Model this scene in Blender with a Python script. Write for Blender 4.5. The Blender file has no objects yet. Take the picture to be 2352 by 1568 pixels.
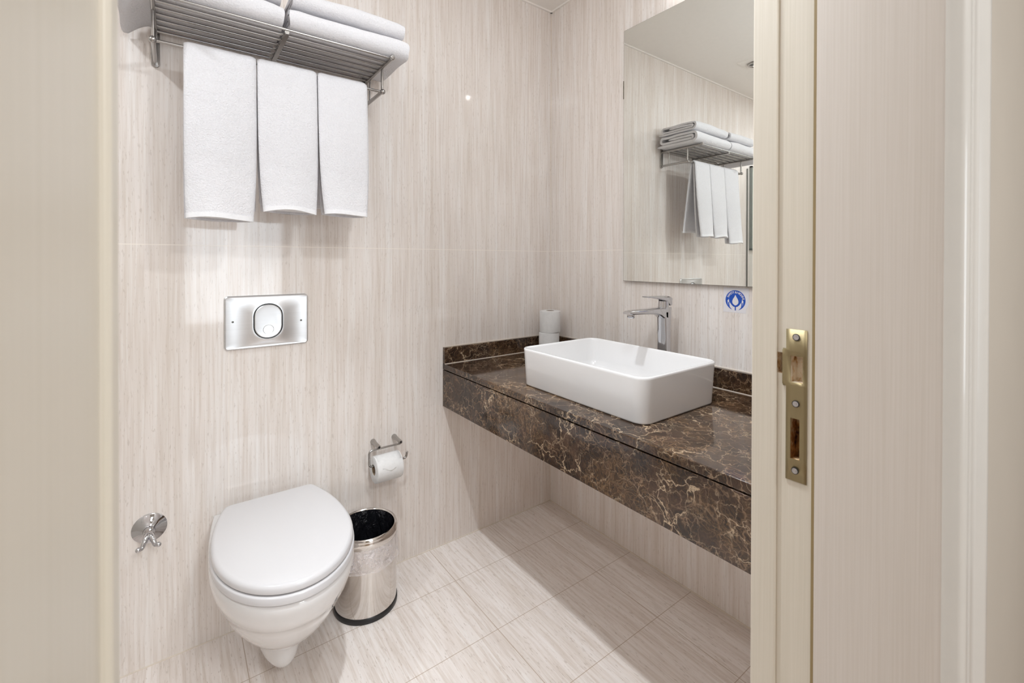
import bpy, bmesh, math, random
from mathutils import Vector, Matrix, Euler, noise
random.seed(7)
PI = math.pi
C = bpy.context.scene.collection
sc = bpy.context.scene

# ------------------------------------------------------------------ camera
cam_d = bpy.data.cameras.new('camera'); cam = bpy.data.objects.new('camera', cam_d); C.objects.link(cam)
cam_d.sensor_width = 36.0; cam_d.lens = 36.0 * 1045 / 2352
cam_d.shift_x = 0.0; cam_d.shift_y = -0.0768
cam_d.clip_start = 0.02
cam.matrix_world = (Matrix.Translation((0, 0, 1.3)) @ Matrix.Rotation(math.radians(-36.5), 4, 'Z')
                    @ Matrix.Rotation(math.radians(90 - 0.35), 4, 'X') @ Matrix.Rotation(math.radians(0.13), 4, 'Z'))
cam_d.dof.use_dof = True; cam_d.dof.focus_distance = 1.7; cam_d.dof.aperture_fstop = 9.0
sc.camera = cam
# ------------------------------------------------------------------ world, lights, exposure
w = bpy.data.worlds.new('world'); sc.world = w; w.use_nodes = True
w.node_tree.nodes['Background'].inputs[0].default_value = (0.80, 0.88, 1.0, 1)
w.node_tree.nodes['Background'].inputs[1].default_value = 1.0
sc.view_settings.view_transform = 'Standard'; sc.view_settings.look = 'None'
sc.view_settings.exposure = 0.20; sc.view_settings.gamma = 1.0; sc.view_settings.use_curve_mapping = False
sc.cycles.use_denoising = True
sc.cycles.max_bounces = 14; sc.cycles.diffuse_bounces = 12; sc.cycles.glossy_bounces = 8
sc.cycles.sample_clamp_indirect = 4.0
LAMP_POS = Vector((0.535, 0.40, 2.14))
def area(name, loc, rot, sx, sy, power, col, shape='RECTANGLE'):
    d = bpy.data.lights.new(name, 'AREA'); d.shape = shape; d.size = sx; d.size_y = sy
    d.energy = power; d.color = col
    o = bpy.data.objects.new(name, d); C.objects.link(o); o.location = loc; o.rotation_euler = rot
    return o
# daylight entering by the bedroom window behind the camera
area('window_daylight', (0.62, -2.99, 1.25), (math.radians(90), 0, 0), 1.1, 1.46, 20, (0.88, 0.94, 1.0))
# assumed, unseen lamp above the bathroom door: a bare point light, no globe
def point(name, loc, power, r, col):
    d = bpy.data.lights.new(name, 'POINT'); d.energy = power; d.shadow_soft_size = r; d.color = col
    o = bpy.data.objects.new(name, d); C.objects.link(o); o.location = loc; return o
point('assumed_wall_lamp_light', LAMP_POS, 13.5, 0.035, (0.88, 0.945, 1.0))
# assumed, unseen spot in the bathroom ceiling, aimed at the floor before the counter
_sd = bpy.data.lights.new('assumed_spot_light', 'SPOT'); _sd.energy = 90; _sd.shadow_soft_size = 0.03; _sd.color = (0.89, 0.95, 1.0)
_sd.spot_size = math.radians(68); _sd.spot_blend = 0.9
_so = bpy.data.objects.new('assumed_spot_light', _sd); C.objects.link(_so); _so.location = (0.379, 0.75, 2.612)
_so.rotation_euler = (Vector((0.90, 0.85, 0.0)) - Vector(_so.location)).to_track_quat('-Z', 'Y').to_euler()
# assumed, unseen shower ceiling light at the left end of the room
area('assumed_shower_light', (-0.80, 1.10, 2.60), (0, 0, 0), 0.16, 0.16, 11, (0.88, 0.945, 1.0), 'DISK')
# soft ceiling fill, a lamp added to raise the light in the shaded parts
area('added_fill_light', (0.72, 0.95, 2.585), (0, 0, 0), 0.30, 0.30, 2.5, (0.88, 0.945, 1.0), 'DISK')
# added light below the bedroom ceiling, with no lamp body
area('added_bedroom_light', (0.5, -1.3, 2.55), (0, 0, 0), 0.5, 0.5, 36, (0.95, 0.96, 0.95))

# ------------------------------------------------------------------ materials
def srgb(r, g, b):
    f = lambda c: (c / 255) / 12.92 if c / 255 <= 0.04045 else ((c / 255 + 0.055) / 1.055) ** 2.4
    return (f(r), f(g), f(b), 1)
class NT:
    def __init__(s, name):
        m = bpy.data.materials.new(name); m.use_nodes = True; s.m = m; s.t = m.node_tree
        s.b = s.t.nodes['Principled BSDF']
    def n(s, typ, **kw):
        x = s.t.nodes.new(typ)
        for k, v in kw.items(): setattr(x, k, v)
        return x
    def l(s, a, b): s.t.links.new(a, b)
    def pos(s, scale=(1, 1, 1), loc=(0, 0, 0), rot=(0, 0, 0), src=None):
        if src is None:
            src = s.n('ShaderNodeTexCoord').outputs['Object']
        mp = s.n('ShaderNodeMapping'); mp.inputs['Scale'].default_value = scale; mp.inputs['Location'].default_value = loc
        mp.inputs['Rotation'].default_value = rot
        s.l(src, mp.inputs['Vector']); return mp.outputs['Vector']
    def noise(s, vec, scale=1, detail=4, rough=0.55, dist=0, out='Fac'):
        x = s.n('ShaderNodeTexNoise'); x.inputs['Scale'].default_value = scale; x.inputs['Detail'].default_value = detail
        x.inputs['Roughness'].default_value = rough; x.inputs['Distortion'].default_value = dist
        s.l(vec, x.inputs['Vector']); return x.outputs[out]
    def ramp(s, fac, stops, interp='LINEAR'):
        x = s.n('ShaderNodeValToRGB'); x.color_ramp.interpolation = interp
        e = x.color_ramp.elements
        while len(e) < len(stops): e.new(0.5)
        for i, (p, c) in enumerate(stops):
            e[i].position = p; e[i].color = c if len(c) == 4 else (*c, 1)
        s.l(fac, x.inputs['Fac']); return x.outputs['Color']
    def mix(s, fac, a, b, mode='MIX'):
        x = s.n('ShaderNodeMix', data_type='RGBA', blend_type=mode)
        for sock, v in ((x.inputs['Factor'], fac), (x.inputs['A'], a), (x.inputs['B'], b)):
            pass
        ins = {i.name + i.type: i for i in x.inputs}
        fs = [i for i in x.inputs if i.name == 'Factor' and i.type == 'VALUE'][0]
        As = [i for i in x.inputs if i.name == 'A' and i.type == 'RGBA'][0]
        Bs = [i for i in x.inputs if i.name == 'B' and i.type == 'RGBA'][0]
        for sock, v in ((fs, fac), (As, a), (Bs, b)):
            if hasattr(v, 'is_linked') or hasattr(v, 'links'): s.l(v, sock)
            else: sock.default_value = v
        return [o for o in x.outputs if o.type == 'RGBA'][0]
    def math(s, op, a, b=None, c=None):
        x = s.n('ShaderNodeMath', operation=op)
        for i, v in enumerate((a, b, c)):
            if v is None: continue
            if hasattr(v, 'links'): s.l(v, x.inputs[i])
            else: x.inputs[i].default_value = v
        return x.outputs[0]
    def bump(s, h, strength=0.2, dist=0.002):
        x = s.n('ShaderNodeBump'); x.inputs['Strength'].default_value = strength; x.inputs['Distance'].default_value = dist
        s.l(h, x.inputs['Height']); s.l(x.outputs[0], s.b.inputs['Normal'])
    def set(s, **kw):
        for k, v in kw.items():
            k = k.replace('_', ' ')
            if hasattr(v, 'links'): s.l(v, s.b.inputs[k])
            else: s.b.inputs[k].default_value = v
        return s.m
def plain(name, col, rough=0.5, metal=0.0, var=0.03, scale=30, coat=0.0, spec=0.5, bump=0):
    """one colour with a faint procedural mottling"""
    M = NT(name); v = M.pos((1, 1, 1)); n = M.noise(v, scale, 3)
    lo = tuple(c * (1 - var) for c in col[:3]) + (1,); hi = tuple(min(1, c * (1 + var)) for c in col[:3]) + (1,)
    c = M.ramp(n, [(0.3, lo), (0.7, hi)])
    if bump: M.bump(n, bump, 0.002)
    M.set(Base_Color=c, Roughness=rough, Metallic=metal, Coat_Weight=coat, Specular_IOR_Level=spec)
    return M.m
def line(M, coord, at, half, soft=0.0006):
    """1 on a line coord == at"""
    d = M.math('ABSOLUTE', M.math('SUBTRACT', coord, at))
    x = M.n('ShaderNodeMapRange'); x.clamp = True
    M.l(d, x.inputs['Value']); x.inputs['From Min'].default_value = half; x.inputs['From Max'].default_value = half + soft
    x.inputs['To Min'].default_value = 1; x.inputs['To Max'].default_value = 0
    return x.outputs[0]
def stone(name, kind):
    M = NT(name); src = M.n('ShaderNodeTexCoord').outputs['Object']
    st = {'wall': (1, 1, 0.03), 'floor': (1, 0.05, 1)}[kind]
    def v(k, stretch=1.0, loc=(0, 0, 0)):
        s3 = [k * (c if c == 1 else c * stretch) for c in st]
        return M.pos(tuple(s3), loc, src=src)
    warp = M.noise(v(6, 8), 1, 2, out='Color')
    wv = M.n('ShaderNodeVectorMath', operation='SCALE'); M.l(warp, wv.inputs[0]); wv.inputs['Scale'].default_value = 0.012
    ad = M.n('ShaderNodeVectorMath', operation='ADD'); M.l(src, ad.inputs[0]); M.l(wv.outputs[0], ad.inputs[1])
    src = ad.outputs[0]
    broad = M.noise(v(20, 1.2), 1, 3)
    if kind == 'wall':
        c = M.ramp(broad, [(0.32, srgb(222, 214, 207)), (0.5, srgb(230, 223, 218)), (0.68, srgb(235, 231, 228))])
    else:
        c = M.ramp(broad, [(0.32, srgb(222, 213, 206)), (0.5, srgb(229, 221, 216)), (0.68, srgb(233, 227, 223))])
    fine = M.noise(v(120, 1.0), 1, 4, 0.6)
    c = M.mix(M.math('MULTIPLY', M.ramp(fine, [(0.36, (1, 1, 1)), (0.56, (0, 0, 0))]), 0.46 if kind == 'wall' else 0.62), c, srgb(203, 190, 179))
    light = M.noise(v(160, 0.6, (3, 5, 1)), 1, 2)
    c = M.mix(M.math('MULTIPLY', M.ramp(light, [(0.56, (0, 0, 0)), (0.68, (1, 1, 1))]), 0.4), c, srgb(238, 235, 232))
    dash = M.noise(v(230, 7 if kind == 'wall' else 3.5, (9, 2, 4)), 1, 2, 0.5)
    c = M.mix(M.math('MULTIPLY', M.ramp(dash, [(0.62, (0, 0, 0)), (0.70, (1, 1, 1))]), 0.30 if kind == 'wall' else 0.45), c, srgb(172, 158, 146))
    sep = M.n('ShaderNodeSeparateXYZ'); M.l(M.n('ShaderNodeTexCoord').outputs['Object'], sep.inputs[0])
    X, Y, Z = sep.outputs
    lines = []
    if kind == 'wall':
        lines.append(line(M, Z, 1.347, 0.0011))
        below = M.math('LESS_THAN', Z, 1.347)
        isx = M.math('GREATER_THAN', Y, 1.84)
        isy = M.math('SUBTRACT', 1.0, isx)
        for a in (0.148, 0.814, 1.479):
            lines.append(M.math('MULTIPLY', line(M, X, a, 0.0006), isx))
        for a in (1.747, 1.147, 0.547):
            lines.append(M.math('MULTIPLY', line(M, Y, a, 0.0006), isy))
        gc = srgb(242, 235, 227)
    else:
        for a in (1.61, 1.31, 1.01, 0.71, 0.41, 0.11): lines.append(line(M, Y, a, 0.0009))
        for a in (0.911, 0.182, -0.45): lines.append(line(M, X, a, 0.0009))
        far = M.math('GREATER_THAN', Y, 1.61)
        lines.append(M.math('MULTIPLY', line(M, X, 1.235, 0.0009), far))
        lines.append(M.math('MULTIPLY', line(M, X, 1.41, 0.0009), M.math('SUBTRACT', 1.0, far)))
        gc = srgb(172, 152, 133)
    g = lines[0]
    for x in lines[1:]: g = M.math('MAXIMUM', g, x)
    c = M.mix(M.math('MULTIPLY', g, 0.8), c, gc)
    M.set(Base_Color=c, Roughness=0.06 if kind == 'wall' else 0.38, Specular_IOR_Level=0.55 if kind == 'wall' else 0.4)
    h = M.math('SUBTRACT', M.math('MULTIPLY', fine, 0.03 if kind == 'wall' else 0.25), g)
    M.bump(h, 0.10, 0.001)
    return M.m
def marble(name):
    M = NT(name); src = M.n('ShaderNodeTexCoord').outputs['Object']
    def wv(k, amt, s):
        w_ = M.noise(M.pos((k, k, k), (1.3, 2.1, 0.4), src=s), 1, 4, 0.6, out='Color')
        sc_ = M.n('ShaderNodeVectorMath', operation='SCALE'); M.l(w_, sc_.inputs[0]); sc_.inputs['Scale'].default_value = amt
        ad = M.n('ShaderNodeVectorMath', operation='ADD'); M.l(s, ad.inputs[0]); M.l(sc_.outputs[0], ad.inputs[1]); return ad.outputs[0]
    s1 = wv(7, 0.16, src); s2 = wv(18, 0.06, s1)
    base = M.ramp(M.noise(s1, 15, 6, 0.65), [(0.3, srgb(28, 19, 14)), (0.5, srgb(48, 34, 26)), (0.7, srgb(76, 56, 44))])
    patch = M.ramp(M.noise(M.pos((1, 1, 1), (0.35, 0.1, 0.0), src=src), 3.6, 3, 0.55), [(0.52, (0, 0, 0)), (0.68, (1, 1, 1))])
    gold = M.ramp(M.noise(s2, 45, 5, 0.7), [(0.38, srgb(42, 27, 14)), (0.58, srgb(100, 72, 40)), (0.8, srgb(160, 130, 84))])
    base = M.mix(M.math('MULTIPLY', patch, 0.40), base, gold)
    def veins(s, scale, width, loc):
        x = M.n('ShaderNodeTexVoronoi', feature='DISTANCE_TO_EDGE'); x.inputs['Scale'].default_value = scale
        M.l(M.pos((1, 1, 1), loc, src=s), x.inputs['Vector'])
        return M.ramp(x.outputs['Distance'], [(0.0, (1, 1, 1)), (width * .55, (0.6, 0.6, 0.6)), (width, (0.12, 0.12, 0.12)), (width * 2.0, (0, 0, 0))])
    def blob(c_, r0, r1):
        d_ = M.n('ShaderNodeVectorMath', operation='DISTANCE'); M.l(s1, d_.inputs[0]); d_.inputs[1].default_value = c_
        return M.ramp(M.math('ADD', d_.outputs['Value'], 0.0), [(r0, (1, 1, 1)), (r1, (0, 0, 0))])
    spots = M.math('MAXIMUM', M.math('MAXIMUM', blob((1.06, .58, .80), .06, .17), blob((1.10, .84, .80), .03, .09)), blob((1.37, .78, .92), .06, .19))
    base = M.mix(M.math('MULTIPLY', spots, 0.9), base, gold)
    patch = M.math('MAXIMUM', patch, spots)
    m1 = M.ramp(M.noise(src, 7, 3), [(0.46, (0, 0, 0)), (0.62, (1, 1, 1))])
    m2 = M.ramp(M.noise(M.pos(loc=(4, 4, 4), src=src), 11, 3), [(0.38, (0, 0, 0)), (0.6, (1, 1, 1))])
    v1 = M.math('MULTIPLY', veins(s2, 13, 0.026, (0, 0, 0)), m1)
    v2 = M.math('MULTIPLY', veins(s1, 26, 0.040, (5, 1, 2)), m2)
    v3 = M.math('MULTIPLY', veins(s2, 60, 0.08, (2, 7, 2)), M.math('ADD', M.math('MULTIPLY', patch, 0.8), 0.16))
    v4 = M.math('MULTIPLY', veins(wv(30, 0.05, src), 17, 0.016, (8, 3, 1)), M.ramp(M.noise(M.pos(loc=(1, 9, 4), src=src), 9, 3), [(0.40, (0, 0, 0)), (0.58, (1, 1, 1))]))
    c = M.mix(M.math('MULTIPLY', v3, 0.6), base, srgb(140, 108, 76))
    c = M.mix(M.math('MULTIPLY', v2, 0.55), c, srgb(150, 122, 96))
    c = M.mix(M.math('MULTIPLY', v4, 0.45), c, srgb(196, 170, 140))
    c = M.mix(M.math('MULTIPLY', v1, 0.7), c, srgb(216, 190, 158))
    M.set(Base_Color=c, Roughness=0.09, Specular_IOR_Level=0.6); return M.m
def terry(name, col=(0.75, 0.745, 0.77, 1), k=210, strength=0.9):
    M = NT(name); v = M.pos(); n = M.noise(v, k, 3, 0.6); n2 = M.noise(v, 14, 3)
    h = M.math('ADD', n, M.math('MULTIPLY', n2, 2.0)); M.bump(h, strength, 0.003)
    c = M.ramp(n, [(0.3, tuple(x * 0.94 for x in col[:3]) + (1,)), (0.6, col)])
    M.set(Base_Color=c, Roughness=0.95, Sheen_Weight=0.25, Specular_IOR_Level=0.2); return M.m
def wood_paint(name, c0, c1, rough=0.42):
    M = NT(name); v = M.pos((520, 520, 4)); n = M.noise(v, 1, 4, 0.6); n2 = M.noise(M.pos((2, 2, 0.8)), 1, 2)
    c = M.ramp(n, [(0.3, c0), (0.68, c1)])
    c = M.mix(M.math('MULTIPLY', n2, 0.25), c, c1); M.bump(n, 0.12, 0.0006)
    M.set(Base_Color=c, Roughness=rough); return M.m
def brushed(name, col, rough, axis=(4, 4, 300)):
    M = NT(name); n = M.noise(M.pos(axis), 1, 3)
    M.set(Base_Color=M.ramp(n, [(0.2, tuple(x * 0.93 for x in col[:3]) + (1,)), (0.8, col)]), Metallic=1.0, Roughness=rough); return M.m
def emit(name, col, s):
    M = NT(name); M.set(Base_Color=col, Emission_Color=col, Emission_Strength=s); return M.m

m_wall = stone('vein_cut_wall_tile', 'wall'); m_floor = stone('vein_cut_floor_tile', 'floor')
m_marble = marble('dark_emperador_marble')
m_ceil = plain('ceiling_paint', srgb(236, 232, 227), 0.9, var=0.01)
m_grout = plain('white_silicone', srgb(222, 212, 200), 0.5)
m_cer = plain('white_ceramic', srgb(222, 221, 221), 0.08, var=0.004, scale=3, coat=0.4)
m_seat = plain('white_seat_plastic', srgb(208, 207, 209), 0.20, var=0.004, scale=3)
m_chrome = plain('chrome', (0.60, 0.60, 0.62, 1), 0.05, 1.0, var=0.01)
m_steel = brushed('satin_steel', (0.43, 0.415, 0.40, 1), 0.22)
m_bright = brushed('polished_steel', (0.74, 0.71, 0.68, 1), 0.09, (3, 3, 40))
m_plate = brushed('matt_chrome_plate', (0.82, 0.83, 0.845, 1), 0.36)
m_gap = plain('black_gap', (0.015, 0.014, 0.014, 1), 0.4)
m_black = plain('black_rubber', (0.012, 0.012, 0.013, 1), 0.35)
m_towel = terry('white_terry'); m_hem = terry('white_woven_hem', (0.80, 0.80, 0.82, 1), 90, 0.15)
m_paper = terry('toilet_paper', (0.72, 0.715, 0.71, 1), 60, 0.12); m_core = plain('cardboard', srgb(150, 132, 112), 0.9)
m_jamb = wood_paint('cream_door_frame', srgb(205, 197, 182), srgb(214, 206, 193))
m_lining = wood_paint('cream_wood_grain_lining', srgb(204, 195, 186), srgb(212, 204, 197))
m_casing = plain('glossy_cream_casing', srgb(214, 211, 206), 0.22, var=0.01, coat=0.3)
m_seal = plain('olive_gasket', srgb(146, 126, 88), 0.5)
m_brass = brushed('antique_brass', srgb(158, 144, 112), 0.55, (200, 200, 6))
m_rawwood = NT('raw_splintered_wood')
_n = m_rawwood.noise(m_rawwood.pos((60, 60, 40)), 1, 4, 0.6)
m_rawwood.bump(_n, 0.8, 0.004)
m_rawwood = m_rawwood.set(Base_Color=m_rawwood.ramp(_n, [(0.35, srgb(58, 22, 8)), (0.5, srgb(168, 116, 58)), (0.62, srgb(226, 206, 172))]), Roughness=0.9)
m_chipped = NT('chipped_pale_wood')
_n = m_chipped.noise(m_chipped.pos((110, 110, 70)), 1, 4, 0.6)
m_chipped.bump(_n, 0.8, 0.003)
m_chipped = m_chipped.set(Base_Color=m_chipped.ramp(_n, [(0.34, srgb(120, 72, 30)), (0.42, srgb(206, 172, 124)), (0.52, srgb(238, 230, 216))]), Roughness=0.9)
m_cutwood = plain('pale_cut_wood', srgb(222, 200, 168), 0.8, var=0.12, scale=300)
m_mirror = NT('mirror_silver').set(Base_Color=(0.87, 0.89, 0.865, 1), Metallic=1.0, Roughness=0.0)
m_medge = plain('dark_mirror_edge', srgb(120, 112, 100), 0.3, var=0.2, scale=60)
m_sticker = plain('sticker_white', srgb(222, 220, 224), 0.35, var=0.01); m_blue = plain('sticker_blue', srgb(10, 75, 178), 0.35, var=0.04)
m_wall2 = plain('bedroom_wall_paint', srgb(190, 182, 171), 0.8, var=0.02, scale=4); m_floor2 = wood_paint('bedroom_laminate', srgb(128, 100, 72), srgb(160, 130, 98))
m_curtain = plain('white_curtain', srgb(225, 225, 228), 0.9); m_profile = brushed('dark_aluminium', (0.25, 0.26, 0.25, 1), 0.3)
m_unused_globe = emit('unused_lamp_glass', (1.0, 0.95, 0.88, 1), 6.0)  # unused: the assumed wall lamp has no glass
m_bulb = emit('lamp_bulb_glow', (1.0, 0.97, 0.94, 1), 16.0)
def glassy(name, col, rough, alpha=None):
    M = NT(name)
    M.set(Base_Color=col, Roughness=rough)
    if alpha is None: M.set(Transmission_Weight=1.0, IOR=1.45)
    else: M.set(Alpha=alpha)
    return M.m
m_glass = glassy('greenish_glass', (0.80, 0.90, 0.86, 1), 0.0)
m_screen = glassy('clear_screen_glass', (0.55, 0.66, 0.62, 1), 0.02, 0.12)
m_frost = plain('frosted_green_pane', srgb(186, 196, 184), 0.25, var=0.02)
M = NT('clear_plastic_film'); n = M.noise(M.pos((1, 1, 1)), 26, 2, 0.5, 1.5); M.bump(n, 0.6, 0.010)
a = M.ramp(n, [(0.40, (0.20, 0.20, 0.20)), (0.50, (0.34, 0.34, 0.34)), (0.57, (0.24, 0.24, 0.24)), (0.66, (0.6, 0.6, 0.6))])
m_film = M.set(Base_Color=(0.80, 0.76, 0.78, 1), Roughness=0.12, Alpha=a, Specular_IOR_Level=0.8)
M = NT('black_plastic_bag'); n = M.noise(M.pos((1, 1, 0.5)), 26, 4, 0.6, 1.0); M.bump(n, 1.0, 0.02)
m_bag = M.set(Base_Color=(0.008, 0.008, 0.010, 1), Roughness=0.16)

# ------------------------------------------------------------------ mesh helpers
def wloc(o):
    v = Vector((0, 0, 0))
    while o is not None: v = v + o.location; o = o.parent
    return v
def obj(name, bm, m, parent=None, smooth=True, angle=40, origin=None, bevel=0, seg=3, merge=True):
    """bm is in world space; links it as ONE mesh object under parent"""
    if merge: bmesh.ops.remove_doubles(bm, verts=bm.verts, dist=1e-6)
    bmesh.ops.recalc_face_normals(bm, faces=bm.faces)
    off = wloc(parent) if parent is not None else (Vector(origin) if origin is not None else Vector((0, 0, 0)))
    bmesh.ops.translate(bm, verts=bm.verts, vec=-off)
    me = bpy.data.meshes.new(name); bm.to_mesh(me); bm.free()
    ms = m if isinstance(m, (list, tuple)) else [m]
    for x in ms: me.materials.append(x)
    if smooth:
        for p in me.polygons: p.use_smooth = True
        me.set_sharp_from_angle(angle=math.radians(angle))
    o = bpy.data.objects.new(name, me); C.objects.link(o)
    if parent is not None: o.parent = parent
    elif origin is not None: o.location = origin
    if bevel:
        b = o.modifiers.new('bevel', 'BEVEL'); b.width = bevel; b.segments = seg; b.limit_method = 'ANGLE'; b.angle_limit = math.radians(40)
        b.harden_normals = False
    return o
def tag(o, label=None, cat=None, group=None, kind=None):
    if label: o['label'] = label
    if cat: o['category'] = cat
    if group: o['group'] = group
    if kind: o['kind'] = kind
    return o
def thing(name, label, cat, loc, group=None, kind=None):
    o = bpy.data.objects.new(name, None); C.objects.link(o); o.location = loc; o.empty_display_size = 0.05
    return tag(o, label, cat, group, kind)
def box(bm, x0, x1, y0, y1, z0, z1, mi=0):
    v = [bm.verts.new((x, y, z)) for z in (z0, z1) for y in (y0, y1) for x in (x0, x1)]
    for f in ((0, 2, 3, 1), (4, 5, 7, 6), (0, 1, 5, 4), (2, 6, 7, 3), (0, 4, 6, 2), (1, 3, 7, 5)):
        q = bm.faces.new([v[i] for i in f]); q.material_index = mi
    return bm
def B(*a, **k): return box(bmesh.new(), *a, **k)
def rings(bm, rs, cap0=True, cap1=True, closed=True, mi=0):
    """loft a list of rings (lists of points)"""
    V = [[bm.verts.new(p) for p in r] for r in rs]
    for a, b in zip(V, V[1:]):
        n = len(a)
        for i in range(n if closed else n - 1):
            j = (i + 1) % n
            f = bm.faces.new((a[i], a[j], b[j], b[i])); f.material_index = mi
    if cap0: bm.faces.new(V[0][::-1]).material_index = mi
    if cap1: bm.faces.new(V[-1]).material_index = mi
    return V
def lathe(bm, prof, c=(0, 0, 0), axis='Z', n=40, cap0=True, cap1=True, wob=None):
    rs = []
    for (r, h) in prof:
        ring = []
        for i in range(n):
            a = 2 * PI * i / n
            rr = r + (wob(a, h) if wob else 0)
            if axis == 'Z': p = (c[0] + rr * math.cos(a), c[1] + rr * math.sin(a), c[2] + h)
            elif axis == 'X': p = (c[0] + h, c[1] + rr * math.cos(a), c[2] + rr * math.sin(a))
            else: p = (c[0] + rr * math.cos(a), c[1] + h, c[2] + rr * math.sin(a))
            ring.append(p)
        rs.append(ring)
    rings(bm, rs, cap0, cap1); return bm
def tube(bm, pts, r, n=12, caps=True):
    pts = [Vector(p) for p in pts]; rr = r if isinstance(r, (list, tuple)) else [r] * len(pts)
    t0 = (pts[1] - pts[0]).normalized(); up = Vector((0, 0, 1)) if abs(t0.z) < 0.9 else Vector((1, 0, 0))
    u = t0.cross(up).normalized(); rs = []
    for i, p in enumerate(pts):
        t = (pts[min(i + 1, len(pts) - 1)] - pts[max(i - 1, 0)]).normalized()
        u = (u - t * u.dot(t)).normalized(); v = t.cross(u)
        rs.append([p + (u * math.cos(2 * PI * k / n) + v * math.sin(2 * PI * k / n)) * rr[i] for k in range(n)])
    rings(bm, rs, caps, caps); return bm
def fillet(pts, r, k=6):
    """round the inner corners of a polyline"""
    pts = [Vector(p) for p in pts]; out = [pts[0]]
    for a, b, c in zip(pts, pts[1:], pts[2:]):
        d1 = (a - b).normalized(); d2 = (c - b).normalized(); rr = min(r, (a - b).length * .49, (c - b).length * .49)
        p, q = b + d1 * rr, b + d2 * rr
        for i in range(k + 1):
            t = i / k; out.append(p * (1 - t) ** 2 + b * 2 * t * (1 - t) + q * t * t)
    out.append(pts[-1]); return out
def ball(bm, c, r, n=16):
    prof = [(max(1e-5, r * math.sin(PI * i / 10)), -r * math.cos(PI * i / 10)) for i in range(11)]
    return lathe(bm, prof, c, n=n)
def rrect(cx, cy, hx, hy, r, k=6):
    out = []
    for (sx, sy, a0) in ((1, 1, 0), (-1, 1, PI / 2), (-1, -1, PI), (1, -1, 1.5 * PI)):
        for i in range(k + 1):
            a = a0 + i / k * PI / 2
            out.append((cx + sx * (hx - r) + r * math.cos(a), cy + sy * (hy - r) + r * math.sin(a)))
    return out
def offset(poly, d):
    """inset a closed 2-D ccw polygon by d"""
    n = len(poly); out = []
    for i in range(n):
        a, b, c = Vector(poly[i - 1]), Vector(poly[i]), Vector(poly[(i + 1) % n])
        e1 = (b - a); e2 = (c - b)
        n1 = Vector((-e1.y, e1.x)).normalized() if e1.length > 1e-9 else Vector((0, 0)); n2 = Vector((-e2.y, e2.x)).normalized() if e2.length > 1e-9 else n1
        m = (n1 + n2); m = m.normalized() if m.length > 1e-6 else n1
        out.append(tuple(b + m * d))
    return out

# ------------------------------------------------------------------ the setting
YW, XW, XL, YD, H = 1.851, 1.630, -1.25, 0.311, 2.633     # towel wall, vanity wall, shower end, door wall (bathroom face), ceiling
DL, DR, DH = -0.0285, 0.66, 2.06                          # door opening
def struct(name, bm, m, **k): return tag(obj(name, bm, m, smooth=k.pop('smooth', False), **k), kind='structure')
struct('floor', B(XL - .12, XW + .12, -3.2, YW + .12, -0.1, 0), m_floor) if False else None
struct('floor', B(XL - .12, XW + .12, 0.12, YW + .12, -0.1, 0), m_floor)
struct('wall_back', B(XL - .12, XW + .12, YW, YW + .12, 0, H), m_wall)
struct('wall_right', B(XW, XW + .12, YD, YW, 0, H), m_wall)
struct('wall_left', B(XL - .12, XL, YD, YW, 0, H), m_wall)
struct('ceiling', B(XL - .12, XW + .12, 0.12, YW + .12, H, H + .1), m_ceil)
# door wall with its opening (tiled inside, painted on the bedroom side)
bm = bmesh.new()
for a in ((XL - .12, DL - .02, 0, H), (DR + .02, XW + .12, 0, H), (DL - .02, DR + .02, DH + .02, H)):
    box(bm, a[0], a[1], 0.20, YD, a[2], a[3], 0)
    box(bm, a[0], a[1], 0.12, 0.20, a[2], a[3], 1)
struct('wall_front', bm, [m_wall, m_wall2])
# silicone joints and ceiling edge
bm = bmesh.new(); box(bm, XL, XW, YW - .004, YW, 0, .003); box(bm, XW - .004, XW, YD, YW, 0, .003)
box(bm, XW - .0025, XW, YW - .0025, YW, 0, H)
struct('trim_1', bm, m_grout)
bm = bmesh.new(); box(bm, XL, XW, YW - .010, YW, H - .008, H); box(bm, XW - .010, XW, YD, YW, H - .008, H)
struct('trim_2', bm, m_ceil)

# ------------------------------------------------------------------ bedroom behind the camera (seen only in the polished tiles)
BX0, BX1, BY = -1.37, 2.6, -3.05
struct('floor_bedroom', B(BX0, BX1, BY, 0.12, -0.1, 0.0), m_floor2)
struct('ceiling_bedroom', B(BX0, BX1, BY, 0.12, 2.633, 2.73), m_ceil)
struct('wall_bedroom_left', B(BX0 - .1, BX0, BY, 0.12, 0, 2.633), m_wall2)
struct('wall_bedroom_right', B(BX1, BX1 + .1, BY, 0.12, 0, 2.633), m_wall2)
struct('wall_bedroom_front', B(XW + .12, BX1 + .1, 0.12, 0.3, 0, 2.633), m_wall2)
bm = bmesh.new(); WX0, WX1, WZ0, WZ1 = 0.05, 1.2, 0.5, 2.02
box(bm, BX0, WX0, BY - .15, BY, 0, 2.633); box(bm, WX1, BX1, BY - .15, BY, 0, 2.633)
box(bm, WX0, WX1, BY - .15, BY, 0, WZ0); box(bm, WX0, WX1, BY - .15, BY, WZ1, 2.633)
struct('wall_bedroom_window_side', bm, m_wall2)
win = thing('window_1', None, None, ((WX0 + WX1) / 2, BY, WZ0), kind='structure')
bm = bmesh.new()
for x in (WX0, (WX0 + WX1) / 2 - .03, WX1 - .06): box(bm, x, x + .06, BY - .12, BY - .05, WZ0, WZ1)
for z in (WZ0, WZ1 - .06): box(bm, WX0, WX1, BY - .12, BY - .05, z, z + .06)
obj('window_frame', bm, m_casing, win, smooth=False)
obj('window_pane', B(WX0 + .05, WX1 - .05, BY - .09, BY - .085, WZ0 + .05, WZ1 - .05), m_glass, win, smooth=False)

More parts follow.
